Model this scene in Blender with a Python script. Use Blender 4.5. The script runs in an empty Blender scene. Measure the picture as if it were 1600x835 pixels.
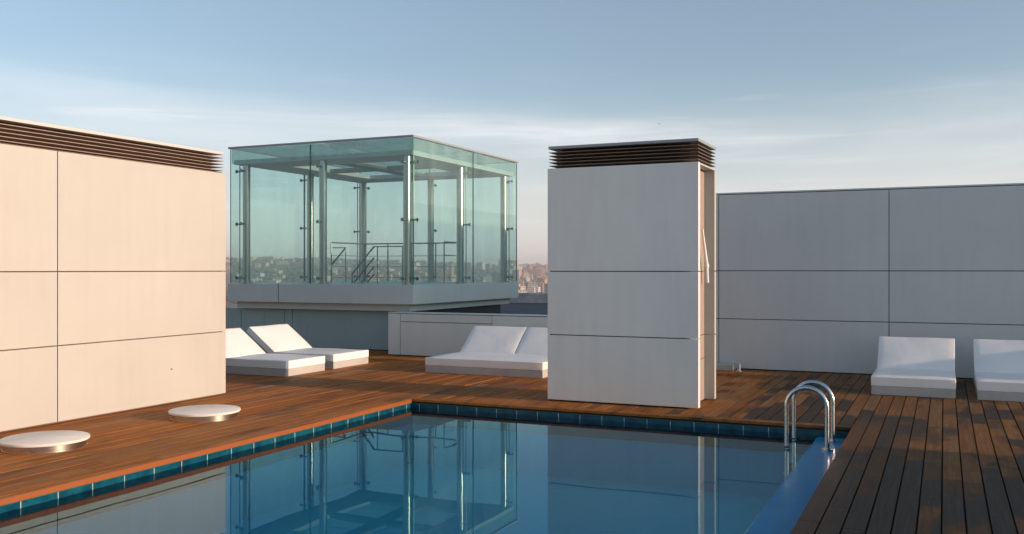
import bpy, bmesh, math, random
from mathutils import Vector, Matrix
R = math.radians
random.seed(11)
S = bpy.context.scene
COL = S.collection

# ------------------------------------------------------------ camera
cam = bpy.data.cameras.new('camera')
cam.sensor_width = 36; cam.lens = 36*1482/1600
cam.shift_y = 3.5/1600
cam.clip_start = .05; cam.clip_end = 20000
co = bpy.data.objects.new('camera', cam); COL.objects.link(co)
co.location = (0, 0, 1.6); co.rotation_euler = (R(90), 0, R(24.5))
S.camera = co

# ------------------------------------------------------------ sky and sun
SUN_EL, SUN_AZ = 9.0, 1.6         # degrees above the horizon; degrees from +X towards +Y
w = bpy.data.worlds.new('World'); S.world = w; w.use_nodes = True
nt = w.node_tree; N = nt.nodes; L = nt.links
bg = N['Background']; bg.inputs[1].default_value = .15
sky = N.new('ShaderNodeTexSky'); sky.sky_type = 'NISHITA'; sky.sun_disc = False
sky.sun_elevation = R(SUN_EL); sky.sun_rotation = R(90-SUN_AZ)
sky.altitude = 60; sky.air_density = 1.0; sky.dust_density = 1.6; sky.ozone_density = 2.2
tc = N.new('ShaderNodeTexCoord')
def wmath(op, a, b=None, clamp=False):
    n = N.new('ShaderNodeMath'); n.operation = op; n.use_clamp = clamp
    for i, v in enumerate((a, b)):
        if v is None: continue
        if isinstance(v, (int, float)): n.inputs[i].default_value = v
        else: L.new(v, n.inputs[i])
    return n.outputs[0]
sep = N.new('ShaderNodeSeparateXYZ'); L.new(tc.outputs['Generated'], sep.inputs[0])
def streak(scale, zs, lo, hi, seed, rough=.55):
    mp = N.new('ShaderNodeMapping'); mp.inputs['Scale'].default_value = (1, 1, zs)
    mp.inputs['Rotation'].default_value = (R(-.6), R(.8), 0)
    mp.inputs['Location'].default_value = (seed, seed*.7, 0)
    L.new(tc.outputs['Generated'], mp.inputs[0])
    nz = N.new('ShaderNodeTexNoise'); nz.inputs['Scale'].default_value = scale
    nz.inputs['Detail'].default_value = 6; nz.inputs['Roughness'].default_value = rough
    nz.inputs['Distortion'].default_value = .35
    L.new(mp.outputs[0], nz.inputs['Vector'])
    mr = N.new('ShaderNodeMapRange'); mr.interpolation_type = 'SMOOTHSTEP'
    mr.inputs[1].default_value = lo; mr.inputs[2].default_value = hi
    L.new(nz.outputs[0], mr.inputs[0])
    return mr.outputs[0]
def band(a, b, c, d):
    m1 = N.new('ShaderNodeMapRange'); m1.interpolation_type = 'SMOOTHSTEP'
    m1.inputs[1].default_value = a; m1.inputs[2].default_value = b; L.new(sep.outputs[2], m1.inputs[0])
    m2 = N.new('ShaderNodeMapRange'); m2.interpolation_type = 'SMOOTHSTEP'
    m2.inputs[1].default_value = c; m2.inputs[2].default_value = d
    m2.inputs[3].default_value = 1; m2.inputs[4].default_value = 0; L.new(sep.outputs[2], m2.inputs[0])
    return wmath('MULTIPLY', m1.outputs[0], m2.outputs[0])
hs = N.new('ShaderNodeHueSaturation'); hs.inputs['Saturation'].default_value = .72
wb = N.new('ShaderNodeMix'); wb.data_type = 'RGBA'; wb.blend_type = 'MULTIPLY'; wb.inputs[0].default_value = 1
L.new(sky.outputs[0], wb.inputs[6]); wb.inputs[7].default_value = (.835, 1.0, 1.08, 1)      # camera white balance
L.new(wb.outputs[2], hs.inputs['Color'])
cl = wmath('MULTIPLY', streak(1.3, 9, .42, .80, 12.4), band(.03, .09, .17, .24))
cl2 = wmath('MULTIPLY', streak(3.2, 16, .5, .75, 7.7, .6), band(.02, .07, .15, .22))
cl = wmath('ADD', wmath('MULTIPLY', cl, .40), wmath('MULTIPLY', cl2, .28), True)
mx = N.new('ShaderNodeMix'); mx.data_type = 'RGBA'
L.new(cl, mx.inputs[0]); L.new(hs.outputs[0], mx.inputs[6])
mx.inputs[7].default_value = (5.5, 5.4, 5.5, 1)
low = N.new('ShaderNodeMapRange'); low.interpolation_type = 'SMOOTHSTEP'       # pale dust layer near the horizon
low.inputs[1].default_value = -.02; low.inputs[2].default_value = .22; low.inputs[3].default_value = .72; low.inputs[4].default_value = 0
L.new(sep.outputs[2], low.inputs[0])
mx2 = N.new('ShaderNodeMix'); mx2.data_type = 'RGBA'; L.new(low.outputs[0], mx2.inputs[0]); L.new(mx.outputs[2], mx2.inputs[6])
mx2.inputs[7].default_value = (5.2, 5.0, 5.0, 1)
L.new(mx2.outputs[2], bg.inputs[0])

sl = bpy.data.lights.new('sun', 'SUN'); sl.energy = 3.8; sl.angle = R(.5); sl.color = (1, .695, .485)
so = bpy.data.objects.new('sun', sl); COL.objects.link(so)
d = Vector((math.cos(R(SUN_EL))*math.cos(R(SUN_AZ)), math.cos(R(SUN_EL))*math.sin(R(SUN_AZ)), math.sin(R(SUN_EL))))
so.rotation_euler = d.to_track_quat('Z', 'Y').to_euler(); so.location = (30, 2, 20)

S.view_settings.view_transform = 'Standard'; S.view_settings.look = 'None'
S.view_settings.exposure = 0.47; S.view_settings.gamma = 1
S.view_settings.use_curve_mapping = False
S.cycles.max_bounces = 12; S.cycles.transparent_max_bounces = 24; S.cycles.volume_bounces = 0
S.cycles.glossy_bounces = 6; S.cycles.sample_clamp_indirect = 8

# ------------------------------------------------------------ helpers
class MB:
    def __init__(s): s.v = []; s.f = []; s.c = []
    def box(s, x0, x1, y0, y1, z0, z1, c=None, m=None):
        b = len(s.v)
        p = [Vector((x, y, z)) for z in (z0, z1) for y in (y0, y1) for x in (x0, x1)]
        if m is not None: p = [m @ q for q in p]
        s.v += [tuple(q) for q in p]
        fs = [(0,2,3,1),(4,5,7,6),(0,1,5,4),(2,6,7,3),(0,4,6,2),(1,3,7,5)]
        s.f += [tuple(b+i for i in f) for f in fs]
        s.c += [c]*6
    def frustum(s, lo, hi, z0, z1):     # rectangles (x0,x1,y0,y1)
        b = len(s.v)
        for (x0, x1, y0, y1), z in ((lo, z0), (hi, z1)):
            s.v += [(x0,y0,z),(x1,y0,z),(x1,y1,z),(x0,y1,z)]
        s.f += [(b+3,b+2,b+1,b),(b+4,b+5,b+6,b+7)]+[(b+i,b+(i+1)%4,b+4+(i+1)%4,b+4+i) for i in range(4)]
        s.c += [None]*6
    def quad(s, a, b_, c_, d_):
        b = len(s.v); s.v += [a,b_,c_,d_]; s.f.append((b,b+1,b+2,b+3)); s.c.append(None)
    def tube(s, pts, r, n=14, caps=True):
        pts = [Vector(p) for p in pts]; b = len(s.v); up = None
        for i, p in enumerate(pts):
            t = (pts[min(i+1, len(pts)-1)]-pts[max(i-1, 0)]).normalized()
            if up is None:
                up = Vector((0,0,1)) if abs(t.z) < .9 else Vector((0,1,0))
            a = t.cross(up).normalized(); q = a.cross(t).normalized(); up = q
            rr = r[i] if isinstance(r, (list, tuple)) else r
            for k in range(n):
                an = 2*math.pi*k/n
                s.v.append(tuple(p+a*rr*math.cos(an)+q*rr*math.sin(an)))
        for i in range(len(pts)-1):
            for k in range(n):
                s.f.append((b+i*n+k, b+i*n+(k+1)%n, b+(i+1)*n+(k+1)%n, b+(i+1)*n+k)); s.c.append(None)
        if caps:
            s.f.append(tuple(b+k for k in range(n))[::-1]); s.c.append(None)
            e = b+(len(pts)-1)*n
            s.f.append(tuple(e+k for k in range(n))); s.c.append(None)
    def lathe(s, prof, n=64):
        b = len(s.v)
        for r, z in prof:
            for k in range(n):
                s.v.append((r*math.cos(2*math.pi*k/n), r*math.sin(2*math.pi*k/n), z))
        for i in range(len(prof)-1):
            for k in range(n):
                s.f.append((b+i*n+k, b+i*n+(k+1)%n, b+(i+1)*n+(k+1)%n, b+(i+1)*n+k)); s.c.append(None)
    def build(s, name, mat, parent=None, bevel=0, smooth=False, seg=2, sub=0):
        me = bpy.data.meshes.new(name); me.from_pydata(s.v, [], s.f)
        if any(c is not None for c in s.c):
            at = me.attributes.new('tone', 'FLOAT_COLOR', 'FACE')
            for i, c in enumerate(s.c):
                c = c or (.5,.5,.5); at.data[i].color = (c[0], c[1], c[2], 1)
        bm = bmesh.new(); bm.from_mesh(me)
        bmesh.ops.recalc_face_normals(bm, faces=bm.faces[:]); bm.to_mesh(me); bm.free()
        me.materials.append(mat)
        if smooth:
            for p in me.polygons: p.use_smooth = True
            try: me.set_sharp_from_angle(angle=R(40))
            except Exception: pass
        o = bpy.data.objects.new(name, me); COL.objects.link(o)
        if parent: o.parent = parent
        if bevel:
            m = o.modifiers.new('bevel', 'BEVEL'); m.width = bevel; m.segments = seg; m.limit_method = 'ANGLE'
            m.harden_normals = False
        return o
def thing(name, label, cat, loc=(0,0,0), rz=0, group=None):
    o = bpy.data.objects.new(name, None); COL.objects.link(o); o.empty_display_size = .2
    o.location = loc; o.rotation_euler = (0,0,rz); tag(o, label, cat, group); return o
def tag(o, label, cat, group=None):
    o['label'] = label; o['category'] = cat
    if group: o['group'] = group
    return o
def struct(o, kind='structure', label=None, cat=None):
    o['kind'] = kind
    if label: o['label'] = label
    if cat: o['category'] = cat
    return o

class Mat:
    def __init__(s, name, base=(.5,.5,.5), rough=.5, metal=0, spec=.5):
        s.m = bpy.data.materials.new(name); s.m.use_nodes = True
        s.t = s.m.node_tree; s.n = s.t.nodes; s.b = s.n['Principled BSDF']
        s.b.inputs['Base Color'].default_value = (*base, 1); s.b.inputs['Roughness'].default_value = rough
        s.b.inputs['Metallic'].default_value = metal; s.b.inputs['Specular IOR Level'].default_value = spec
        s.base = base
    def link(s, a, b): s.t.links.new(a, b)
    def coord(s, scale=(1,1,1), which='Object'):
        t = s.n.new('ShaderNodeTexCoord'); m = s.n.new('ShaderNodeMapping'); m.inputs['Scale'].default_value = scale
        s.link(t.outputs[which], m.inputs[0]); return m.outputs[0]
    def pos(s, scale=(1,1,1)):
        t = s.n.new('ShaderNodeNewGeometry'); m = s.n.new('ShaderNodeMapping'); m.inputs['Scale'].default_value = scale
        s.link(t.outputs['Position'], m.inputs[0]); return m.outputs[0]
    def noise(s, vec, scale, detail=4, rough=.5, dist=0):
        n = s.n.new('ShaderNodeTexNoise'); n.inputs['Scale'].default_value = scale
        n.inputs['Detail'].default_value = detail; n.inputs['Roughness'].default_value = rough
        n.inputs['Distortion'].default_value = dist
        s.link(vec, n.inputs['Vector']); return n.outputs[0]
    def rng(s, a, lo, hi, o0=0, o1=1, smooth=False):
        n = s.n.new('ShaderNodeMapRange')
        if smooth: n.interpolation_type = 'SMOOTHSTEP'
        for i, v in enumerate((lo, hi, o0, o1)): n.inputs[i+1].default_value = v
        s.link(a, n.inputs[0]); return n.outputs[0]
    def mix(s, f, a, b, mode='MIX'):
        n = s.n.new('ShaderNodeMix'); n.data_type = 'RGBA'; n.blend_type = mode
        for i, v in ((0, f), (6, a), (7, b)):
            if isinstance(v, (int, float)): n.inputs[i].default_value = v
            elif isinstance(v, tuple): n.inputs[i].default_value = (*v[:3], 1)
            else: s.link(v, n.inputs[i])
        return n.outputs[2]
    def mth(s, op, a, b=None):
        n = s.n.new('ShaderNodeMath'); n.operation = op
        for i, v in enumerate((a, b)):
            if v is None: continue
            if isinstance(v, (int, float)): n.inputs[i].default_value = v
            else: s.link(v, n.inputs[i])
        return n.outputs[0]
    def bump(s, h, strength=.3, dist=.01):
        n = s.n.new('ShaderNodeBump'); n.inputs['Strength'].default_value = strength; n.inputs['Distance'].default_value = dist
        s.link(h, n.inputs['Height']); s.link(n.outputs[0], s.b.inputs['Normal'])
    def color(s, c): s.link(c, s.b.inputs['Base Color'])
    def rough(s, c): s.link(c, s.b.inputs['Roughness'])

# ------------------------------------------------------------ materials
def cladding(name, c, rough=.42):
    M = Mat(name, c, rough)
    p = M.pos((1,1,1))
    oi = M.n.new('ShaderNodeObjectInfo')
    n1 = M.noise(p, .9, 5, .6); n2 = M.noise(M.pos((3,3,.35)), 2.2, 5, .65); n3 = M.noise(p, 60, 3, .6)
    a = M.rng(n1, .3, .7, .955, 1.03); b = M.rng(n2, .45, .8, 1.0, .94); r = M.rng(oi.outputs['Random'], 0, 1, .965, 1.02)
    f = M.mth('MULTIPLY', M.mth('MULTIPLY', a, b), r)
    cb = M.n.new('ShaderNodeCombineXYZ'); [M.link(f, cb.inputs[i]) for i in range(3)]
    M.color(M.mix(1.0, c, cb.outputs[0], 'MULTIPLY'))
    M.rough(M.rng(n2, .3, .7, rough-.06, rough+.10))
    M.bump(M.mth('ADD', M.mth('MULTIPLY', n1, 1.0), M.mth('MULTIPLY', n3, .03)), .12, .02)
    return M.m
m_clad = cladding('cladding', (.475,.462,.432))  # same paint as the shaded cladding, painted darker to offset full sun
m_clad_shade = cladding('cladding_shade_wall', (.655,.675,.665))  # same paint; this and next three painted lighter to offset standing in shade
m_block = cladding('cladding_shade_block', (.80,.795,.745))
m_plinth = cladding('cladding_shade_plinth', (.54,.60,.57))
m_low = cladding('cladding_shade_low', (.68,.70,.66))
m_backp = cladding('cladding_teal', (.30,.41,.41), .3)
m_core = Mat('dark_core', (.012,.011,.011), .8).m
M = Mat('louver_metal', (.40,.30,.24), .42, .3); M.rough(M.rng(M.noise(M.pos((1,1,1)), 6), .3, .7, .32, .5)); m_louver = M.m
m_louverd = Mat('louver_dark', (.23,.165,.12), .42, .3).m
M = Mat('cap_metal', (.62,.58,.55), .35, .1); m_cap = M.m
M = Mat('steel', (.62,.61,.59), .22, 1)
M.rough(M.rng(M.noise(M.pos((30,30,3)), 5), .3, .7, .16, .30)); m_steel = M.m
m_ring = Mat('ring_steel', (.60,.58,.55), .25, 1).m
M = Mat('column_steel', (.42,.41,.39), .28, 1)
m_col = M.m
m_clampm = Mat('clamp_steel', (.36,.37,.37), .35, .8).m
m_capg = Mat('cap_grey', (.30,.32,.33), .4, .1).m
m_dark = Mat('dark_metal', (.05,.055,.06), .45, .5).m
m_rail = Mat('rail_steel', (.26,.27,.27), .4, .8).m
M = Mat('roof_felt', (.06,.065,.07), .85)
M.color(M.mix(M.rng(M.noise(M.pos(), 1.5, 6, .65), .35, .65), (.045,.05,.055), (.085,.09,.095))); m_felt = M.m
M = Mat('parapet_stone', (.42,.36,.32), .85)
M.color(M.mix(M.rng(M.noise(M.pos(), 3, 6, .7), .35, .65), (.45,.38,.34), (.72,.63,.56))); m_gravel = M.m

# mattress vinyl
M = Mat('mattress_vinyl', (.84,.83,.81), .42)
n1 = M.noise(M.coord(), 3.0, 4, .5, .4); n2 = M.noise(M.coord(), 14, 4, .6, .8)
M.bump(M.mth('ADD', n1, M.mth('MULTIPLY', n2, .12)), .3, .03)
M.color(M.mix(M.rng(M.noise(M.coord(), 2.0, 5, .6), .35, .7), (.90,.895,.87), (.84,.83,.81))); m_vinyl = M.m
M = Mat('base_laminate', (.36,.34,.32), .5)
M.color(M.mix(M.rng(M.noise(M.coord(), 4, 6, .65), .35, .7), (.50,.485,.46), (.42,.41,.39))); m_base = M.m
M = Mat('disc_white', (.78,.76,.74), .45)
M.color(M.mix(M.rng(M.noise(M.coord(), 5, 6, .7), .4, .75), (.80,.78,.76), (.66,.64,.61))); m_disc = M.m

# deck wood
def wood(name, wet_amount):
    M = Mat(name, (.2,.1,.05), .6, 0, .08)
    at = M.n.new('ShaderNodeAttribute'); at.attribute_name = 'tone'
    sp = M.n.new('ShaderNodeSeparateColor'); M.link(at.outputs['Color'], sp.inputs[0])
    g = M.n.new('ShaderNodeNewGeometry')
    # grain coordinates: shifted by the board's own tone so no two boards match
    sh = M.n.new('ShaderNodeVectorMath'); sh.operation = 'MULTIPLY_ADD'
    M.link(at.outputs['Color'], sh.inputs[0]); sh.inputs[1].default_value = (40,90,20); M.link(g.outputs['Position'], sh.inputs[2])
    mp = M.n.new('ShaderNodeMapping'); mp.inputs['Scale'].default_value = (26,1.1,26); M.link(sh.outputs[0], mp.inputs[0])
    grain = M.noise(mp.outputs[0], 1.6, 7, .65, .6)
    mp2 = M.n.new('ShaderNodeMapping'); mp2.inputs['Scale'].default_value = (9,.9,9); M.link(sh.outputs[0], mp2.inputs[0])
    blot = M.noise(mp2.outputs[0], .9, 5, .55, .3)
    c = M.mix(sp.outputs[0], (.50,.185,.040), (.35,.122,.027))
    c = M.mix(M.rng(sp.outputs[1], .55, 1, 0, .75), c, (.36,.19,.085))
    c = M.mix(M.rng(grain, .35, .7), c, M.mix(1.0, c, (.62,.56,.52), 'MULTIPLY'))
    c = M.mix(M.rng(blot, .50, .70, 0, .7), c, (.10,.05,.028))
    # damp patches: boundaries jump from board to board
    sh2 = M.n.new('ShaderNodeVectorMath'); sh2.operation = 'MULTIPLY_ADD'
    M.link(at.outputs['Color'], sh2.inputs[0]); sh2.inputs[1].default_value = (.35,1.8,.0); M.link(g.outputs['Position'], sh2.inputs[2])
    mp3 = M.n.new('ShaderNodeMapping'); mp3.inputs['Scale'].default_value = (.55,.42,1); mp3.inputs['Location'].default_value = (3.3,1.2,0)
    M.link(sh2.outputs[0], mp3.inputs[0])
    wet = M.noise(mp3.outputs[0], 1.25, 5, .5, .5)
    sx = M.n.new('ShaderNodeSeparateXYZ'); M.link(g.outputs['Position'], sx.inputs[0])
    right = M.rng(sx.outputs[0], -5, -.5, -.06, .075)             # more damp on the right, also painting in the shaded deck's darkness
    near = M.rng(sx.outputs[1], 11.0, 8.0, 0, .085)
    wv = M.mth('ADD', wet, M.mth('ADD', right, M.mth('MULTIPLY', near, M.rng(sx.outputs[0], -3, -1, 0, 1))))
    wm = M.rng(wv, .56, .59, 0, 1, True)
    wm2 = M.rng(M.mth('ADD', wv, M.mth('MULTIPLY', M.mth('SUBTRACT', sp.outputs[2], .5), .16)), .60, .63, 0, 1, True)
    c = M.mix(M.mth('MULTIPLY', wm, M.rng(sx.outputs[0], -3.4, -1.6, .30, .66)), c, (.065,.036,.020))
    c = M.mix(M.mth('MULTIPLY', wm2, M.rng(sx.outputs[0], -3.4, -1.6, .30, .90)), c, (.009,.0085,.0075))  # near-black on the right: damp deepened with painted shade
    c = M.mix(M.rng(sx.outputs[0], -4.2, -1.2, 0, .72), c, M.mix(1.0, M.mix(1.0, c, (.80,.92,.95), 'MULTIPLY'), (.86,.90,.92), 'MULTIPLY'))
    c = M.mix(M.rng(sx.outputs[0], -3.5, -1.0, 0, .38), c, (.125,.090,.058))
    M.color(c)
    M.rough(M.mth('SUBTRACT', M.rng(grain, .3, .7, .58, .72), M.mth('MULTIPLY', wm2, .14)))
    M.bump(grain, .35, .004)
    return M.m
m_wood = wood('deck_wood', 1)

# pool
M = Mat('pool_tiles', (.02,.16,.30), .3)
br = M.n.new('ShaderNodeTexBrick'); br.offset = 0; br.inputs['Scale'].default_value = 1
br.inputs['Brick Width'].default_value = .10; br.inputs['Row Height'].default_value = .10; br.inputs['Mortar Size'].default_value = .004
br.inputs['Color1'].default_value = (.004,.62,.78,1); br.inputs['Color2'].default_value = (.005,.68,.84,1); br.inputs['Mortar'].default_value = (.02,.60,.74,1)
M.link(M.pos(), br.inputs[0]); M.color(br.outputs[0]); m_pool = M.m
M = Mat('band_tiles', (.01,.09,.12), .22, 0, .3)
M.color(M.mix(M.rng(M.noise(M.pos(), 9, 4, .6), .35, .65), (.003,.045,.085), (.008,.095,.13))); m_band = M.m
m_grout = Mat('grout', (.36,.40,.37), .7).m
m_trim = Mat('edge_trim', (.03,.09,.075), .5).m
M = Mat('ledge_tile', (.02,.20,.46), .2, 0, .05)
M.color(M.mix(M.rng(M.noise(M.pos(), 3, 5, .6), .35, .65), (.002,.19,.38), (.003,.23,.44)))
M.rough(M.rng(M.noise(M.pos(), 5, 4, .6), .35, .65, .12, .26)); M.bump(M.noise(M.pos(), 18, 3), .12, .01); m_ledge = M.m

def fresnel_sheet(name, tint, ior, rough=0, bump=None, gloss=(1,1,1)):
    m = bpy.data.materials.new(name); m.use_nodes = True; t = m.node_tree; n = t.nodes; n.clear()
    out = n.new('ShaderNodeOutputMaterial'); mix = n.new('ShaderNodeMixShader')
    tr = n.new('ShaderNodeBsdfTransparent'); gl = n.new('ShaderNodeBsdfGlossy'); fr = n.new('ShaderNodeFresnel')
    fr.inputs[0].default_value = ior
    if not bump:        # thin sheet: the same reflectance from both sides
        gb = n.new('ShaderNodeNewGeometry'); mr = n.new('ShaderNodeMapRange'); mr.inputs[3].default_value = ior; mr.inputs[4].default_value = 1/ior
        t.links.new(gb.outputs['Backfacing'], mr.inputs[0]); t.links.new(mr.outputs[0], fr.inputs[0])
    gl.inputs['Roughness'].default_value = rough
    gl.inputs['Color'].default_value = (*gloss, 1); tr.inputs[0].default_value = (*tint, 1)
    t.links.new(fr.outputs[0], mix.inputs[0]); t.links.new(tr.outputs[0], mix.inputs[1]); t.links.new(gl.outputs[0], mix.inputs[2])
    t.links.new(mix.outputs[0], out.inputs[0])
    if bump:
        g = n.new('ShaderNodeNewGeometry'); mp = n.new('ShaderNodeMapping'); mp.inputs['Scale'].default_value = bump[3]
        nz = n.new('ShaderNodeTexNoise'); nz.inputs['Scale'].default_value = bump[0]; nz.inputs['Detail'].default_value = 1
        bp = n.new('ShaderNodeBump'); bp.inputs['Strength'].default_value = bump[1]; bp.inputs['Distance'].default_value = bump[2]
        t.links.new(g.outputs['Position'], mp.inputs[0]); t.links.new(mp.outputs[0], nz.inputs['Vector'])
        t.links.new(nz.outputs[0], bp.inputs['Height'])
        t.links.new(bp.outputs[0], gl.inputs['Normal']); t.links.new(bp.outputs[0], fr.inputs['Normal'])
    return m
def dusty(m, c, f):       # thin film of dust and smears on the glass
    t = m.node_tree; n = t.nodes; out = [q for q in n if q.type == 'OUTPUT_MATERIAL'][0]; src = out.inputs[0].links[0].from_socket
    df = n.new('ShaderNodeBsdfDiffuse'); df.inputs[0].default_value = (*c, 1); mx_ = n.new('ShaderNodeMixShader')
    g = n.new('ShaderNodeNewGeometry'); mp = n.new('ShaderNodeMapping'); mp.inputs['Scale'].default_value = (1.5,1.5,.5)
    nz = n.new('ShaderNodeTexNoise'); nz.inputs['Scale'].default_value = 1.6; nz.inputs['Detail'].default_value = 6
    mr = n.new('ShaderNodeMapRange'); mr.inputs[1].default_value = .35; mr.inputs[2].default_value = .7
    mr.inputs[3].default_value = f*.6; mr.inputs[4].default_value = f*1.5
    t.links.new(g.outputs['Position'], mp.inputs[0]); t.links.new(mp.outputs[0], nz.inputs['Vector']); t.links.new(nz.outputs[0], mr.inputs[0])
    t.links.new(mr.outputs[0], mx_.inputs[0]); t.links.new(src, mx_.inputs[1]); t.links.new(df.outputs[0], mx_.inputs[2]); t.links.new(mx_.outputs[0], out.inputs[0])
    return m
m_water = fresnel_sheet('water', (.66,.96,.985), 1.333, 0, (.9, .085, .02, (1,1,1)), (.64,.86,.91))
m_glass = fresnel_sheet('tinted_glass', (.77,.91,.89), 1.50)
dusty(m_glass, (.50,.76,.71), .09)
m_fascia = dusty(fresnel_sheet('fascia_glass', (.74,.82,.81), 1.5), (.48,.60,.61), .24)
m_roofglass = dusty(fresnel_sheet('fritted_roof_glass', (.50,.64,.62), 1.50), (.45,.62,.60), .2)
m_white = Mat('white_steel', (.80,.79,.77), .4).m
m_glassedge = Mat('glass_edge', (.05,.20,.17), .15).m

# ------------------------------------------------------------ terrain, city ground
M = Mat('city_ground', (.07,.075,.06), .95)
gn = M.noise(M.pos((.01,.01,.01)), 1.0, 6, .65); gn2 = M.noise(M.pos((.05,.05,.05)), 1.0, 5, .7)
M.color(M.mix(M.rng(gn2, .45, .6), M.mix(M.rng(gn, .4, .6), (.045,.055,.04), (.10,.095,.085)), (.20,.17,.15))); m_ground = M.m
G = MB()
nr, na = 60, 420
def terr(x, y):
    r = math.hypot(x, y); a = math.atan2(x, y)     # a<0 is left of +Y
    base = -45
    k = max(0, min(1, (r-1900)/2700)); k = k*k*(3-2*k)
    ridge = 58 + 36*math.exp(-((a+.66)/.17)**2) + 4*math.sin(a*31) + 3*math.sin(a*57) + 2*math.sin(a*23+r*.004)
    return base + k*ridge
for i in range(nr+1):
    r = 20*(6900/20)**(i/nr)
    for k in range(na):
        a = 2*math.pi*k/na
        x, y = r*math.sin(a), r*math.cos(a); G.v.append((x, y, terr(x, y)))
for i in range(nr):
    for k in range(na):
        G.f.append((i*na+k, i*na+(k+1)%na, (i+1)*na+(k+1)%na, (i+1)*na+k)); G.c.append(None)
G.f.append(tuple(range(na))[::-1]); G.c.append(None)
struct(G.build('ground', m_ground, smooth=True))

# haze: a closed box of thin air round everything
hm = bpy.data.materials.new('haze_air'); hm.use_nodes = True
for n in list(hm.node_tree.nodes):
    if n.type == 'BSDF_PRINCIPLED': hm.node_tree.nodes.remove(n)
pv = hm.node_tree.nodes.new('ShaderNodeVolumePrincipled')
pv.inputs['Color'].default_value = (.93,.90,.92,1); pv.inputs['Density'].default_value = .0002
pv.inputs['Anisotropy'].default_value = .1
hm.node_tree.links.new(pv.outputs[0], [n for n in hm.node_tree.nodes if n.type == 'OUTPUT_MATERIAL'][0].inputs['Volume'])
H = MB(); H.box(-7100, 7100, -7100, 7100, -47, 75)
struct(H.build('haze', hm), 'stuff', 'thin pale evening haze over the distant city', 'haze')

# ------------------------------------------------------------ terrace
PX0, PX1, PY0, PY1 = -5.98, -.855, -1.0, 10.12      # pool opening in the deck
WZ = -.10                                           # water level
W_X = -8.37                                         # left wall's face
DY1 = 15.28                                         # deck's far edge on the right
def rect_free(x0, x1, y0, y1):                      # board segment outside pool and walls?
    return True
D = MB()
pw, gap = .14, .0115
k0 = int((-16.2-PX1)/pw); xs = [PX1 + pw*k for k in range(k0, 46)]
def lay(x0, x1, ya, yb, rnd):
    y = ya
    first = True
    while y < yb-.02:
        ln = rnd.uniform(1.7, 3.3) if not first else rnd.uniform(.5, 3.0)
        first = False
        y2 = min(yb, y+ln)
        if yb-y2 < .35: y2 = yb
        dz = rnd.uniform(-.0015, .0015)
        D.box(x0+gap/2, x1-gap/2, y+.0015, y2-.0015, -.026+dz, dz, (rnd.random(), rnd.random(), rnd.random()))
        y = y2
rnd = random.Random(5)
for x in xs:
    x0, x1 = x, x+pw
    if x1 <= W_X-.1: lay(x0, x1, 9.35, 15.9, rnd)
    elif x1 <= PX0+.001: lay(x0, x1, -3, 15.9 if x1 < -9.3 else 15.1, rnd)
    elif x0 < PX0 < x1:
        lay(x0, PX0, -3, 15.1, rnd)
        lay(PX0+gap, x1, PY1+.15, 15.1, rnd)
    elif x1 <= PX1+.001:
        lay(x0, x1, PY1+.15, DY1, rnd); lay(x0, x1, -3, PY0, rnd)
    else: lay(x0, x1, -3, DY1, rnd)
x = PX0
while x < PX1-.3:                                   # border board along the far pool edge
    x2 = min(PX1, x+rnd.uniform(1.8, 2.6)); 
    if PX1-x2 < .5: x2 = PX1
    D.box(x+.002, x2-.002, PY1, PY1+.14, -.026, .001, (rnd.random(), rnd.random()*.5, rnd.random())); x = x2
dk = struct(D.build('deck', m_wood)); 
B = MB()
for a in ((-16.5,PX0-.015,-3.2,16.2),(PX1+.015,6.2,-3.2,16.2),(PX0-.015,PX1+.015,PY1+.015,16.2),(PX0-.015,PX1+.015,-3.2,PY0-.015)):
    B.box(*a, -.30, -.034)
struct(B.build('deck_substructure', m_core))

# pool basin
P = MB()
b0 = -.78
P.box(PX0-.25, PX1+.25, PY0-.25, PY1+.25, b0-.2, b0)
P.box(PX0-.25, PX0-.012, PY0-.25, PY1+.25, b0, -.06)
P.box(PX1+.012, PX1+.25, PY0-.25, PY1+.25, b0, -.06)
P.box(PX0-.012, PX1+.012, PY1+.012, PY1+.25, b0, -.06)
P.box(PX0-.012, PX1+.012, PY0-.25, PY0-.012, b0, -.06)
struct(P.build('pool_basin', m_pool))
T = MB(); z0, z1 = -.30, -.046
T.box(PX0-.010, PX0, PY0, PY1, z0, z1); T.box(PX1, PX1+.010, PY0, PY1, z0, z1)
T.box(PX0, PX1, PY1, PY1+.010, z0, z1); T.box(PX0, PX1, PY0-.010, PY0, z0, z1)
struct(T.build('pool_tile_band', m_band))
Q = MB()
y = 4.69-.313*12
while y < PY1:
    if y > PY0: Q.box(PX0-.002, PX0+.003, y-.004, y+.004, -.16, -.046)
    y += .313
x = PX0+.12
while x < PX1-.3:
    Q.box(x-.004, x+.004, PY1-.003, PY1+.002, -.16, -.046); x += .262
struct(Q.build('pool_tile_grout', m_grout))
Q = MB(); Q.box(PX0-.002, PX0+.004, PY0, PY1, -.051, -.045); Q.box(PX0+.004, PX1, PY1-.004, PY1+.002, -.051, -.045)
struct(Q.build('pool_edge_trim', m_trim))
Q = MB(); Q.box(PX0+.0005, PX0+.014, PY0, PY1-.005, -.044, -.001)
m_cope = Mat('coping_wood', (.28,.075,.014), .55).m
struct(Q.build('pool_coping', m_cope, bevel=.003))
Lg = MB(); Lg.box(-1.17, PX1-.002, PY0+.01, PY1-.14, -.75, WZ+.012)
struct(Lg.build('pool_ledge', m_ledge, bevel=.015, seg=3))
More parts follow.
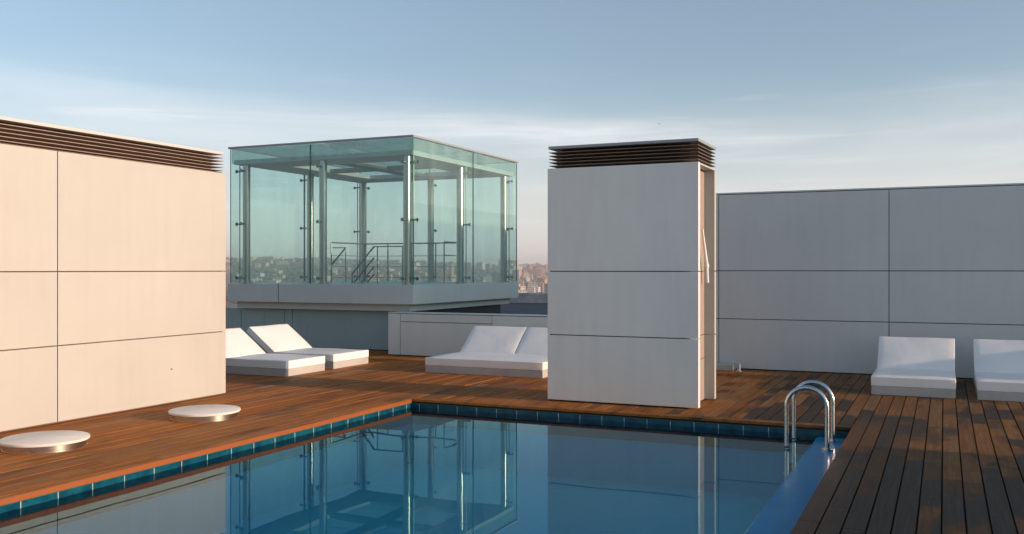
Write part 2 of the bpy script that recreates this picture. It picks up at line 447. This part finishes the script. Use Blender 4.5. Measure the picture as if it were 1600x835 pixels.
Wt = MB(); Wt.quad((PX0+.0005, PY0+.0005, WZ), (PX1-.0005, PY0+.0005, WZ), (PX1-.0005, PY1-.0005, WZ), (PX0+.0005, PY1-.0005, WZ))
wo = struct(Wt.build('water', m_water))
if wo.data.polygons[0].normal.z < 0: wo.data.flip_normals()

# ------------------------------------------------------------ clad walls
JG = .011
def panels_y(parent, X, ys, zs, th, mat, face=1):     # panels on a plane X, facing +X when face=1
    for i in range(len(ys)-1):
        for j in range(len(zs)-1):
            m = MB(); a, b = sorted((X, X-face*th))
            m.box(a, b, ys[i]+JG/2, ys[i+1]-JG/2, zs[j]+JG/2, zs[j+1]-JG/2); m.build('panel', mat, parent, bevel=.003)
def panels_x(parent, Y, xs_, zs, th, mat):             # facing -Y
    for i in range(len(xs_)-1):
        for j in range(len(zs)-1):
            m = MB(); m.box(xs_[i]+JG/2, xs_[i+1]-JG/2, Y, Y+th, zs[j]+JG/2, zs[j+1]-JG/2); m.build('panel', mat, parent, bevel=.003)
ZS = [.012, .805, 1.575, 2.83]
def louver_cap(parent, x0, x1, y0, y1, inset=.14, capm=None, lm=None):
    c = MB(); c.box(x0+inset, x1-inset, y0+inset, y1-inset, 2.82, 3.055); c.build('louver_core', m_core, parent)
    p = .0405
    for k in range(5):
        zt = 3.058-p*(k+1)+.006
        m = MB(); i = inset*.93
        m.frustum((x0+i, x1-i, y0+i, y1-i), (x0+.006, x1-.006, y0+.006, y1-.006), zt-.020, zt-.007)
        m.box(x0+.006, x1-.006, y0+.006, y1-.006, zt-.007, zt); m.build('louver_blade', lm or m_louver, parent)
    m = MB(); m.box(x0, x1, y0, y1, 3.060, 3.095)
    m.build('cap', capm or m_cap, parent, bevel=.004)

WL = thing('service_wall', 'long sunlit pale clad wall with brown louvres, left of the pool', 'wall', (W_X, 9.5, 0))
def sub(o, loc): o.location = (-loc[0], -loc[1], 0)
def rebase(root):           # children were built in world coordinates
    for o in bpy.data.objects:
        if o.parent == root: o.location = tuple(-c for c in root.location)
m = MB(); m.box(-12.4, W_X-.035, -6, 9.50, 0, 2.84); m.build('wall_core', Mat('joint_backing', (.16,.10,.07), .8).m, WL)
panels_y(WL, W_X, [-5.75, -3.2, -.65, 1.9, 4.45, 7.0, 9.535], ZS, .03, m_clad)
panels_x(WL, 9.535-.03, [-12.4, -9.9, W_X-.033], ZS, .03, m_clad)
louver_cap(WL, -12.45, W_X, -6, 9.50)
m = MB(); m.box(W_X+.002, W_X+.018, 8.584, 8.598, .405, .42); m.build('hook', m_louver, WL, bevel=.003)
rebase(WL)

WR = thing('screen_wall', 'tall grey clad boundary wall in shade behind the single sunbeds', 'wall', (.6, 15.3, 0))
m = MB(); m.box(-3.85, 7.0, 15.335, 15.62, 0, 2.78); m.build('wall_core', m_core, WR)
panels_x(WR, 15.30, [-3.87, -3.31, -.755, 1.80, 4.35, 6.9], [.012, .805, 1.575, 2.80], .03, m_clad_shade)
m = MB(); m.box(-3.88, 7.0, 15.30, 15.64, 2.806, 2.83); m.build('coping', m_clad_shade, WR, bevel=.003)
rebase(WR)

# low parapet, right part of the back edge
LP = thing('low_parapet', 'low grey clad parapet behind the double daybed', 'wall', (-6.5, 15.12, 0))
m = MB(); m.box(-9.42, -3.9, 15.155, 15.42, 0, .765); m.build('wall_core', m_core, LP)
panels_x(LP, 15.12, [-9.43, -9.165], [.012, .78], .03, m_low)
panels_x(LP, 15.12, [-9.165, -7.28], [.012, .63, .78], .03, m_low)
panels_x(LP, 15.12, [-7.28, -5.4, -3.9], [.012, .78], .03, m_low)
m = MB(); m.box(-9.43, -3.9, 15.12, 15.44, .786, .80); m.build('coping', m_low, LP, bevel=.002)
rebase(LP)

# teal clad wall under the glass pavilion
LW = thing('pavilion_base_wall', 'dull teal panelled wall beneath the glass pavilion', 'wall', (-11.5, 15.9, 0))
m = MB(); m.box(-16, -9.30, 15.94, 15.985, 0, .775); m.build('wall_core', m_core, LW)
panels_x(LW, 15.90, [-16, -13.55, -12.42, -12.22, -9.30], [.012, .784], .03, m_backp)
rebase(LW)

# the clad block in the middle
BX0, BX1, BY0, BY1 = -4.40, -2.545, 10.70, 11.62
BK = thing('clad_shaft', 'free standing grey clad shaft with louvred top at the pool edge', 'shaft', ((BX0+BX1)/2, (BY0+BY1)/2, 0))
m = MB(); m.box(BX0+.02, BX1-.16, BY0+.03, BY1-.03, 0, 2.80); m.build('shaft_core', m_core, BK)
for j in range(3):
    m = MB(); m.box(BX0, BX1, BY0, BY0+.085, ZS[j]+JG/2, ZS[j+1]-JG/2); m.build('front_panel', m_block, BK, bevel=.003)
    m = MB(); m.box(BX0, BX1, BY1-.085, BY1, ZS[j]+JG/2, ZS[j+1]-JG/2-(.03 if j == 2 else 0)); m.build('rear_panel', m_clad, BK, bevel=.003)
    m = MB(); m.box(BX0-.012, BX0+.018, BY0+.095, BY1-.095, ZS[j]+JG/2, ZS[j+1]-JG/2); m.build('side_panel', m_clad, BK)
zz = [.012, .52, .805, 1.575, 2.80]
for a, b in ((BY0+.095, BY0+.32), (BY0+.335, BY1-.09)):
    for j in range(4):
        m = MB(); m.box(BX1-.155, BX1-.125, a, b, zz[j]+.004, zz[j+1]-.004); m.build('recess_panel', Mat('recess_tan', (.33,.29,.25), .5).m, BK)
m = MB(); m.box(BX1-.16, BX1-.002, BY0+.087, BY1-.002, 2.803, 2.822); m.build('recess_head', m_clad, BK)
louver_cap(BK, BX0+.01, BX1, BY0+.0, BY1, .13, m_capg, m_louverd)
m = MB(); m.tube([(-2.61, 11.17, 2.08), (-2.60, 11.36, 1.64)], [.012,.022]); m.tube([(-2.60, 11.36, 1.64), (-2.60, 11.40, 1.44)], .018)
m.tube([(-2.60, 11.357, 1.655), (-2.60, 11.363, 1.625)], .027)
m.build('door_handle', m_white, BK, smooth=True)
rebase(BK)

# small kerb and post in the corner behind the shaft
m = MB(); m.box(-3.86, -3.02, 15.02, 15.24, .0, .10)
k = m.build('kerb_block', m_clad, None, bevel=.008); tag(k, 'low white kerb block at the wall foot behind the clad shaft', 'kerb block')
m = MB(); m.box(-2.945, -2.90, 14.93, 14.975, 0, .12); m.box(-2.96, -2.885, 14.915, 14.99, 0, .012)
k = m.build('short_post', m_clad, None, bevel=.004); tag(k, 'tiny white post standing on the deck near the kerb block', 'post')

# dark flat roof beyond the parapet, with its pale far edge
RF = thing('lower_roof', 'dark flat roof with a pale stone edge beyond the low parapet', 'roof', (-6, 22, 0))
m = MB(); m.box(-16.5, -3.9, 16.25, 27.2, -6, .55); m.build('roof_deck', m_felt, RF)
m = MB(); m.box(-9.3, -4.0, 15.46, 16.24, -.3, .50); m.build('gutter', m_felt, RF)
m = MB(); m.box(-16.6, -2.0, 27.21, 27.6, -6, .86); m.build('roof_edge', m_gravel, RF, bevel=.02)
m = MB()
for i in range(3): m.tube([(-9.5+i*1.9, 17.2+i*1.2, .62), (-5.0, 21.0+i*1.4, .62)], .035)
m.build('pipe', m_dark, RF, smooth=True)
rebase(RF)
# hotel building that carries the terrace
HB = MB(); HB.box(-16.4, 7.1, -8, 16.2, -45, -1.8)
tag(HB.build('hotel_building', m_clad_shade), 'pale building block that carries the pool terrace', 'building')

# ------------------------------------------------------------ glass pavilion
GX0, GX1, GY0, GY1 = -13.60, -9.18, 15.60, 20.45
PV = thing('glass_pavilion', 'teal glass pavilion with steel columns on a raised grey plinth', 'pavilion', ((GX0+GX1)/2, (GY0+GY1)/2, 0))
FZ, TZ = 1.30, 4.10
m = MB(); m.box(GX0-.02, GX1+.02, GY0-.02, GY1+.02, .93, FZ-.0)
m.build('plinth', m_plinth, PV, bevel=.004)
m = MB(); m.box(-12.325, -12.315, GY0-.0235, GY0-.0205, .935, FZ-.004); m.build('plinth_joint', m_core, PV)
m = MB(); m.box(GX0+.1, GX1-.14, GY0+.12, GY1-.12, .79, .928); m.build('plinth_tier', m_plinth, PV, bevel=.003)
m = MB(); m.box(GX0+.3, GX1-.30, GY0+.40, GY1-.3, .55, .788); m.build('plinth_foot', m_dark, PV)
def bracket(parent, p, q, r=.018):
    m = MB(); m.tube([p, q], r, 10); 
    p, q = Vector(p), Vector(q); dd = (q-p).normalized()
    m.tube([q-dd*.014, q+dd*.004], .036, 14); m.build('glass_clamp', m_clampm, parent, smooth=True)
CX = (-13.32, -11.38, -9.42); CY = (15.80, 18.0, 20.2)
for i, cx in enumerate(CX):
    for j, cy in enumerate(CY):
        if i == 1 and j == 1: continue
        m = MB(); m.tube([(cx, cy, FZ), (cx, cy, 3.79)], .078, 28, False)
        c = m.build('column', m_col, PV, smooth=True)
        m = MB(); m.tube([(cx, cy, FZ+.001), (cx, cy, FZ+.02)], .13, 28); m.build('base_plate', m_col, c, smooth=True)
        if i != 1:
            rx = GX0+.10 if i == 0 else GX1-.10
            m = MB(); m.tube([(rx, cy, FZ+.02), (rx, cy, 3.78)], .011, 8); m.build('tie_rod', m_rail, c, smooth=True)
        for z in (FZ+.12, 2.55, 3.66):
            if j == 0: bracket(c, (cx, cy-.07, z), (cx, GY0+.012, z))
            if j == 2: bracket(c, (cx, cy+.07, z), (cx, GY1-.012, z))
            if i == 0: bracket(c, (cx-.07, cy, z), (GX0+.012, cy, z))
            if i == 2: bracket(c, (cx+.07, cy, z), (GX1-.012, cy, z))
            if j == 0 and i != 1: bracket(c, (cx+(.07 if i == 2 else -.07), cy, z), ((GX1-.012) if i == 2 else (GX0+.012), cy, z))
gt = .016
def pane(x0, x1, y0, y1, z0=FZ+.012, z1=TZ, name='glass_pane'):
    m = MB()
    # one sheet of glass with dark green edges
    if abs(x1-x0) < abs(y1-y0): xm = (x0+x1)/2; m.quad((xm,y0,z0),(xm,y1,z0),(xm,y1,z1),(xm,y0,z1))
    else: ym = (y0+y1)/2; m.quad((x0,ym,z0),(x1,ym,z0),(x1,ym,z1),(x0,ym,z1))
    o = m.build(name, m_glass, PV)
    t = .006
    if abs(x1-x0) < abs(y1-y0): ed = [(x0, x1, y0, y0+t), (x0, x1, y1-t, y1)]
    else: ed = [(x0, x0+t, y0, y1), (x1-t, x1, y0, y1)]
    for q in ed:
        e = MB(); e.box(*q, z0, z1); e.build('glass_edge', m_glassedge, o)
xm, ym = -11.55, 18.15
for a, b in ((GX0+.02, xm-.006), (xm+.006, GX1-.02)):
    pane(a, b, GY0, GY0+gt); pane(a, b, GY1-gt, GY1)
for a, b in ((GY0+.02, ym-.006), (ym+.006, GY1-.02)):
    pane(GX0, GX0+gt, a, b); pane(GX1-gt, GX1, a, b)
# fritted glass fascia behind the top of the panes
for q in ((GX0+.03, GX1-.03, GY0+.030, GY0+.036), (GX0+.03, GX1-.03, GY1-.036, GY1-.030), (GX0+.030, GX0+.036, GY0+.04, GY1-.04), (GX1-.036, GX1-.030, GY0+.04, GY1-.04)):
    m = MB()
    if q[1]-q[0] > 1: m.quad((q[0],q[2],3.80),(q[1],q[2],3.80),(q[1],q[2],TZ),(q[0],q[2],TZ))
    else: m.quad((q[0],q[2],3.80),(q[0],q[3],3.80),(q[0],q[3],TZ),(q[0],q[2],TZ))
    m.build('fascia', m_fascia, PV)
# roof glass, four sheets, with a slim metal edge
for a, b in ((GX0, xm-.005), (xm+.005, GX1)):
    for c, d_ in ((GY0, ym-.005), (ym+.005, GY1)):
        m = MB(); m.quad((a,c,TZ+.012),(b,c,TZ+.012),(b,d_,TZ+.012),(a,d_,TZ+.012)); m.build('roof_glass', m_roofglass, PV)
m = MB(); e = .022
m.box(GX0-e, GX1+e, GY0-e, GY0+e, TZ+.014, TZ+.052); m.box(GX0-e, GX1+e, GY1-e, GY1+e, TZ+.014, TZ+.052)
m.box(GX0-e, GX0+e, GY0+e, GY1-e, TZ+.014, TZ+.052); m.box(GX1-e, GX1+e, GY0+e, GY1-e, TZ+.014, TZ+.052)
m.box(xm-.02, xm+.02, GY0+e, GY1-e, TZ+.014, TZ+.030); m.box(GX0+e, xm-.02, ym-.02, ym+.02, TZ+.014, TZ+.030); m.box(xm+.02, GX1-e, ym-.02, ym+.02, TZ+.014, TZ+.030)
m.build('roof_edge', m_capg, PV)
# ceiling ring and cross beams
m = MB(); z0, z1 = 3.79, 3.88; a0, a1, b0_, b1_ = GX0+.06, GX1-.06, GY0+.06, GY1-.06; wd = .85
m.box(a0, a1, b0_, b0_+wd, z0, z1); m.box(a0, a1, b1_-wd, b1_, z0, z1)
m.box(a0, a0+wd, b0_+wd, b1_-wd, z0, z1); m.box(a1-wd, a1, b0_+wd, b1_-wd, z0, z1)
m.build('ceiling_ring', m_white, PV, bevel=.004)
m = MB(); m.box(-11.58, -11.18, b0_+wd, b1_-wd, z0+.005, z1-.005); m.box(a0+wd, -11.58, 17.88, 18.12, z0+.005, z1-.005); m.box(-11.18, a1-wd, 17.88, 18.12, z0+.005, z1-.005)
m.build('ceiling_beam', m_clad, PV)
# stair railing inside
def rail(parent, pts, r=.017):
    m = MB(); m.tube(pts, r, 8); return m
ST = thing('stair_railing', 'thin dark steel railing round the stair opening inside the glass pavilion', 'railing', (-11.4, 18.6, FZ))
top = FZ+.92
def posts(x0, y0, x1, y1, n, h=.92):
    for i in range(n+1):
        x = x0+(x1-x0)*i/n; y = y0+(y1-y0)*i/n
        m = MB(); m.tube([(x,y,FZ+.002),(x,y,FZ+h)], .016, 8); m.build('post', m_rail, ST)
segs = [((-12.95,19.7),(-10.3,19.7),4), ((-10.3,19.7),(-10.3,18.9),1), ((-12.95,19.7),(-12.95,18.3),1)]
for (a, b, n) in segs:
    m = MB()
    for hh, r_ in ((.92,.015),(.62,.006),(.36,.006),(.10,.006)): m.tube([(*a, FZ+hh), (*b, FZ+hh)], r_, 8)
    m.build('rail', m_rail, ST); posts(*a, *b, n)
def srail(*pts, r=.02):
    m = MB(); m.tube(pts, r, 8); m.build('stair_rail', m_rail, ST, smooth=True)
for k, zr in enumerate((2.09, 1.85, 1.655, 1.49)):
    xl = max(-11.83, -11.27-(zr-1.315)/1.035)
    srail((xl, 17.5, zr-(-11.27-xl)*1.035), (-11.27, 17.5, zr))
srail((-11.83, 17.5, FZ+.002), (-11.83, 17.5, 1.50)); srail((-11.27, 17.5, 2.09), (-10.55, 17.5, 2.09), r=.012)
for x in (-11.18, -10.55): srail((x, 17.5, FZ+.002), (x, 17.5, 2.085), r=.013)
srail((-13.0, 18.4, 1.72), (-12.62, 18.4, 2.10)); srail((-13.0, 18.4, 2.10), (-12.62, 18.4, 2.10), r=.010)
srail((-12.62, 18.4, FZ+.002), (-12.62, 18.4, 2.095), r=.012)
rebase(ST)
rebase(PV)

# ------------------------------------------------------------ sunbeds
def make_bed(w_, n_back, label, group, loc, rz, cat='sunbed', name='sunbed'):
    t = thing(name, label, cat, loc, rz, group)
    hw = w_/2
    m = MB(); m.box(-hw+.004, hw-.004, .004, 2.0, .0, .112); m.build('base', m_base, t, bevel=.006)
    def cushion(x0, x1, ya, yb, z0, z1, mtx=None, nm='mattress', seed=0):
        bm = bmesh.new(); bmesh.ops.create_cube(bm, size=1)
        bmesh.ops.subdivide_edges(bm, edges=bm.edges[:], cuts=10, use_grid_fill=True)
        rr = random.Random(seed)
        for v in bm.verts:
            c = v.co.copy()
            px = x0+(x1-x0)*(c.x+.5); py = ya+(yb-ya)*(c.y+.5); pz = z0+(z1-z0)*(c.z+.5)
            if c.z > .49:
                pz += .010*(1-(2*c.x)**4)*(1-(2*c.y)**4) + .0025*math.sin(px*9+seed)*math.sin(py*7+seed*2)
            v.co = Vector((px, py, pz))
        me = bpy.data.meshes.new(nm); bm.to_mesh(me); bm.free(); me.materials.append(m_vinyl)
        for p in me.polygons: p.use_smooth = True
        if mtx is not None: me.transform(mtx)
        o = bpy.data.objects.new(nm, me); COL.objects.link(o); o.parent = t
        b = o.modifiers.new('bevel', 'BEVEL'); b.width = .016; b.segments = 3; b.limit_method = 'ANGLE'; b.angle_limit = R(50)
        return o
    cushion(-hw, hw, 0, 1.19, .115, .232)
    bw = w_/n_back
    ang = math.atan2(.40, .53)
    for i in range(n_back):
        x0 = -hw+bw*i+(.008 if i else 0); x1 = -hw+bw*(i+1)-(.008 if i < n_back-1 else 0)
        M4 = Matrix.Translation((0, 1.165, .232)) @ Matrix.Rotation(ang, 4, 'X')
        cushion(x0, x1, 0, .67, -.105, 0, M4, 'backrest', i+3)
        m = MB(); m.box(x0+.02, x1-.02, .12, .62, -.13, -.107, m=M4); m.build('back_board', m_base, t)
        for s in (x0+.12, x1-.12):
            m = MB(); m.tube([M4 @ Vector((s, .45, -.132)), (s, 1.85, .114)], .011, 8); m.build('support_bar', m_steel, t, smooth=True)
    # stitched piping round the mattress top
    m = MB(); z = .117; m.tube([(-hw+.01,.006,z),(hw-.01,.006,z)], .004, 6); m.build('piping', m_vinyl, t)
    return t
bed_g = 'single white sunbeds on the deck'
make_bed(.99, 1, 'white sunbed with raised back, nearest the end of the sunlit wall', bed_g, (-8.9, 11.92, 0), R(90))
make_bed(1.02, 1, 'white sunbed with raised back standing before the teal wall', bed_g, (-8.9, 13.15, 0), R(90))
make_bed(1.98, 2, 'wide white double daybed with two raised backs, left of the clad shaft', None, (-6.34, 12.83, 0), 0, 'daybed', 'daybed')
make_bed(.985, 1, 'whole white sunbed right of the ladder, back to the tall grey wall', bed_g, (-.36, 12.93, 0), 0)
make_bed(.985, 1, 'white sunbed cut off by the right edge, back to the tall grey wall', bed_g, (.86, 12.93, 0), 0)

# ------------------------------------------------------------ round white discs
def disc(loc, label):
    t = thing('round_plinth', label, 'round plinth', loc, 0, 'low round plinths beside the pool')
    m = MB(); m.lathe([(.0,0),(.345,0),(.345,.062)], 96); m.lathe([(.345,.0),(.348,.0),(.348,.006),(.345,.006)], 96)
    m.build('steel_ring', m_ring, t, smooth=True)
    m = MB(); m.lathe([(.30,.062),(.369,.062),(.372,.066),(.372,.082),(.366,.087),(.0,.0875)], 96)
    m.build('top_plate', m_disc, t, smooth=True)
disc((-7.27, 7.95, 0), 'low round white plinth on steel ring, fully in view by the wall')
disc((-7.37, 6.03, 0), 'low round white plinth on steel ring, at the left edge of the view')

# ------------------------------------------------------------ pool ladder
LD = thing('pool_ladder', 'polished steel pool ladder with two arched handrails over the blue ledge', 'pool ladder', (-1.18, 9.5, WZ))
xa, xb, rad = -1.362, -.996, .183
for y in (9.28, 9.76):
    m = MB(); zt = .302
    pts = [(xb, y, WZ+.012)]+[((xa+xb)/2+rad*math.cos(a), y, zt+rad*math.sin(a)) for a in [math.pi*i/24 for i in range(25)]]+[(xa, y, -.68), (xa+.02, y, -.73), (xa+.08, y, -.75)]
    m.tube(pts, .0215, 20); hr = m.build('handrail', m_steel, LD, smooth=True)
    m = MB(); m.tube([(xb, y, WZ+.013), (xb, y, WZ+.024)], .055, 28); m.tube([(xb, y, WZ+.024), (xb, y, WZ+.034)], .032, 24); m.build('base_flange', m_steel, hr, smooth=True)
    m = MB(); m.tube([(xa, y, WZ+.006), (xa, y, WZ+.022)], .026, 20); m.build('collar', m_dark, hr, smooth=True)
for z in (-.36, -.60):
    m = MB(); m.box(xa-.045, xa+.045, 9.30, 9.74, z, z+.03); m.build('tread', m_steel, LD, bevel=.006)
rebase(LD)

# ------------------------------------------------------------ unseen parapet right of the terrace, added and sized to shade the deck
EP = thing('shading_parapet', 'low pale parapet added outside the picture on the right, sized to shade the deck', 'wall', (5.0, 3, 0))
m = MB(); m.box(5.035, 5.3, -3, 9.3, 0, .88); m.box(5.035, 5.3, 13.3, 15.28, 0, 1.16); m.build('wall_core', m_core, EP)
panels_y(EP, 5.0, [-3,-.45,2.1,4.65,7.2,9.3], [.012,.88], .03, m_clad_shade, -1)
panels_y(EP, 5.0, [13.3, 15.28], [.012, 1.16], .03, m_clad_shade, -1)
m = MB(); m.box(4.99, 5.32, -3, 9.3, .886, .90); m.build('coping', m_clad_shade, EP)
rebase(EP)

# ------------------------------------------------------------ the city
def facade(name, c, wdark, bw, rh):
    M = Mat(name, c, .8)
    t = M.n.new('ShaderNodeTexCoord'); sx = M.n.new('ShaderNodeSeparateXYZ'); M.link(t.outputs['Object'], sx.inputs[0])
    h = M.mth('ADD', sx.outputs[0], sx.outputs[1])
    def win(v, p, a, b):
        fr = M.mth('FRACT', M.mth('DIVIDE', v, p)); return M.mth('MULTIPLY', M.mth('GREATER_THAN', fr, a), M.mth('LESS_THAN', fr, b))
    mask = M.mth('MULTIPLY', win(h, bw, .28, .72), win(sx.outputs[2], rh, .3, .78))
    g = M.n.new('ShaderNodeNewGeometry'); sn = M.n.new('ShaderNodeSeparateXYZ'); M.link(g.outputs['Normal'], sn.inputs[0])
    mask = M.mth('MULTIPLY', mask, M.mth('LESS_THAN', sn.outputs[2], .5))
    M.color(M.mix(mask, M.mix(M.rng(M.noise(M.pos((.2,.2,.2)), 1, 4), .35, .65), c, tuple(v*.82 for v in c)), wdark)); return M.m
kinds = [('cream', (.52,.44,.36)), ('white', (.66,.63,.60)), ('pink', (.50,.34,.29)), ('ochre', (.48,.34,.20)), ('grey', (.33,.33,.34)), ('brick', (.30,.16,.12))]
fm = [facade('facade_'+k, c, (.06,.06,.07), 3.4, 3.1) for k, c in kinds]
m_tile = Mat('roof_tile', (.30,.15,.10), .85).m
def city_mesh(w_, d_, h, kind, rr):
    m = MB(); m.box(-w_/2, w_/2, -d_/2, d_/2, -8, h)
    m.box(-w_/2-.3, w_/2+.3, -d_/2-.3, d_/2+.3, h+.02, h+.9)
    x = rr.uniform(-w_*.25, w_*.25); m.box(x-2.2, x+2.2, -2, 2, h+.92, h+3.6)
    if rr.random() < .5: m.box(x-4.5, x-3, -1, .5, h+.92, h+2.2)
    return m
rr = random.Random(21)
protos = {}
cb = 0
def dirv(u): r = (u-800)/1482; a = R(24.5); return Vector((-math.sin(a)+math.cos(a)*r, math.cos(a)+math.sin(a)*r))
size_w = ['low', 'mid-rise', 'tall']
def city(u, t, w_, d_, h, ki, tilt):
    p = dirv(u)*t
    key = (round(w_/4), round(d_/4), round(h/5), ki)
    if key not in protos:
        protos[key] = city_mesh(w_, d_, h, ki, rr).build('city_building', fm[ki]); o = protos[key]
    else:
        o = protos[key].copy(); COL.objects.link(o)
    o.location = (p.x, p.y, terr(p.x, p.y)); o.rotation_euler = (0, 0, tilt)
    s = size_w[0 if h < 14 else 1 if h < 30 else 2]
    where = ('right against the pavilion corner' if u < 822 else 'mid gap between pavilion and shaft' if u < 842 else 'right against the clad shaft') if 800 < u < 862 else ('behind the left bay of the glass pavilion' if u < 500 else 'behind the stair rails of the glass pavilion' if u < 636 else 'behind the middle right bay of the glass pavilion' if u < 718 else 'behind the far right bay of the glass pavilion') if u > 366 else 'left of the glass pavilion'
    wd_ = 'narrow' if w_ < 15 else 'broad' if w_ > 25 else 'medium wide'
    far = 'distant' if t < 2200 else 'far hazy'
    tag(o, f'{far} {wd_} {s} {kinds[ki][0]} building {where}', 'building', f'{far} {s} {kinds[ki][0]} buildings {where}')
for n in range(75):     # the gap right of the pavilion
    t = 1150+3000*(n/75)**.95; u = rr.uniform(796, 866)
    h = rr.choice((9,12,16,20,24)) if t < 2600 else rr.choice((8,12,14,18,24))
    city(u, t, rr.choice((12,16,22,30)), rr.choice((12,16)), h, rr.randrange(6), R(rr.uniform(-35,35)))
for n in range(110):    # behind the pavilion
    t = rr.uniform(2300, 4300); u = rr.uniform(352, 796)
    h = rr.choice((8,9,12,12,16))
    if u > 690: h += rr.choice((0,8,20))
    city(u, t, rr.choice((14,20,30,44)), rr.choice((12,18)), h, rr.randrange(6), R(rr.uniform(-35,35)))
# tree cover of the city, one leafy mass made of clumps
M = Mat('tree_cover', (.05,.065,.035), .95)
M.color(M.mix(M.rng(M.noise(M.pos((.06,.06,.06)), 1, 5), .35, .65), (.035,.05,.025), (.075,.085,.045))); m_tree = M.m
m = MB()
for n in range(1500):
    t = rr.uniform(1150, 5200)
    u = rr.uniform(345, 870); p = dirv(u)*t; z = terr(p.x, p.y); s = rr.uniform(3.5, 9)
    b = len(m.v); k = 7
    for zz_, f_ in ((0,.55),(.35,1.0),(.7,.85),(1.0,.25)):
        for i in range(k):
            a = 2*math.pi*i/k; q = s*f_*rr.uniform(.75,1.15)
            m.v.append((p.x+q*math.cos(a), p.y+q*math.sin(a), z+s*zz_*1.05*rr.uniform(.9,1.1)))
    for j in range(3):
        for i in range(k): m.f.append((b+j*k+i, b+j*k+(i+1)%k, b+(j+1)*k+(i+1)%k, b+(j+1)*k+i)); m.c.append(None)
    m.f.append(tuple(b+3*k+i for i in range(k))); m.c.append(None)
struct(m.build('city_trees', m_tree), 'stuff', 'dark green tree cover between the distant city buildings', 'trees')

# neighbouring tower block, outside the picture but mirrored in the pavilion's glass
NB = thing('neighbour_building', 'long flat roofed wing outside the picture, mirrored in the pavilion glass', 'building', (9, 40, -45))
m = MB(); m.box(6, 16, 15.8, 64, -44.5, 4.75); m.build('wall', m_clad_shade, NB)
m = MB(); m.box(5.9, 16.1, 15.7, 64.1, 4.76, 4.95); m.build('roof_edge', m_cap, NB)
rebase(NB)

# a bird above the shaft
BD = MB()
BD.tube([(0,-.22,0),(0,-.12,.0),(0,.05,.0),(0,.2,.0),(0,.28,0)], [.01,.05,.07,.04,.01], 10)
for s in (-1,1):
    BD.v += [(0,-.06,.02),(0,.08,.02),(s*.35,.10,.14),(s*.62,-.04,.06),(s*.3,-.06,.13)]; b = len(BD.v)-5
    BD.f.append((b,b+1,b+2,b+3,b+4)); BD.c.append(None)
bo = BD.build('bird', m_dark); bo.location = (-22.75, 81.2, 14.35); bo.rotation_euler = (0,0,R(40)); bo.scale = (.36,.36,.36)
tag(bo, 'tiny dark bird flying high above the clad shaft', 'bird')
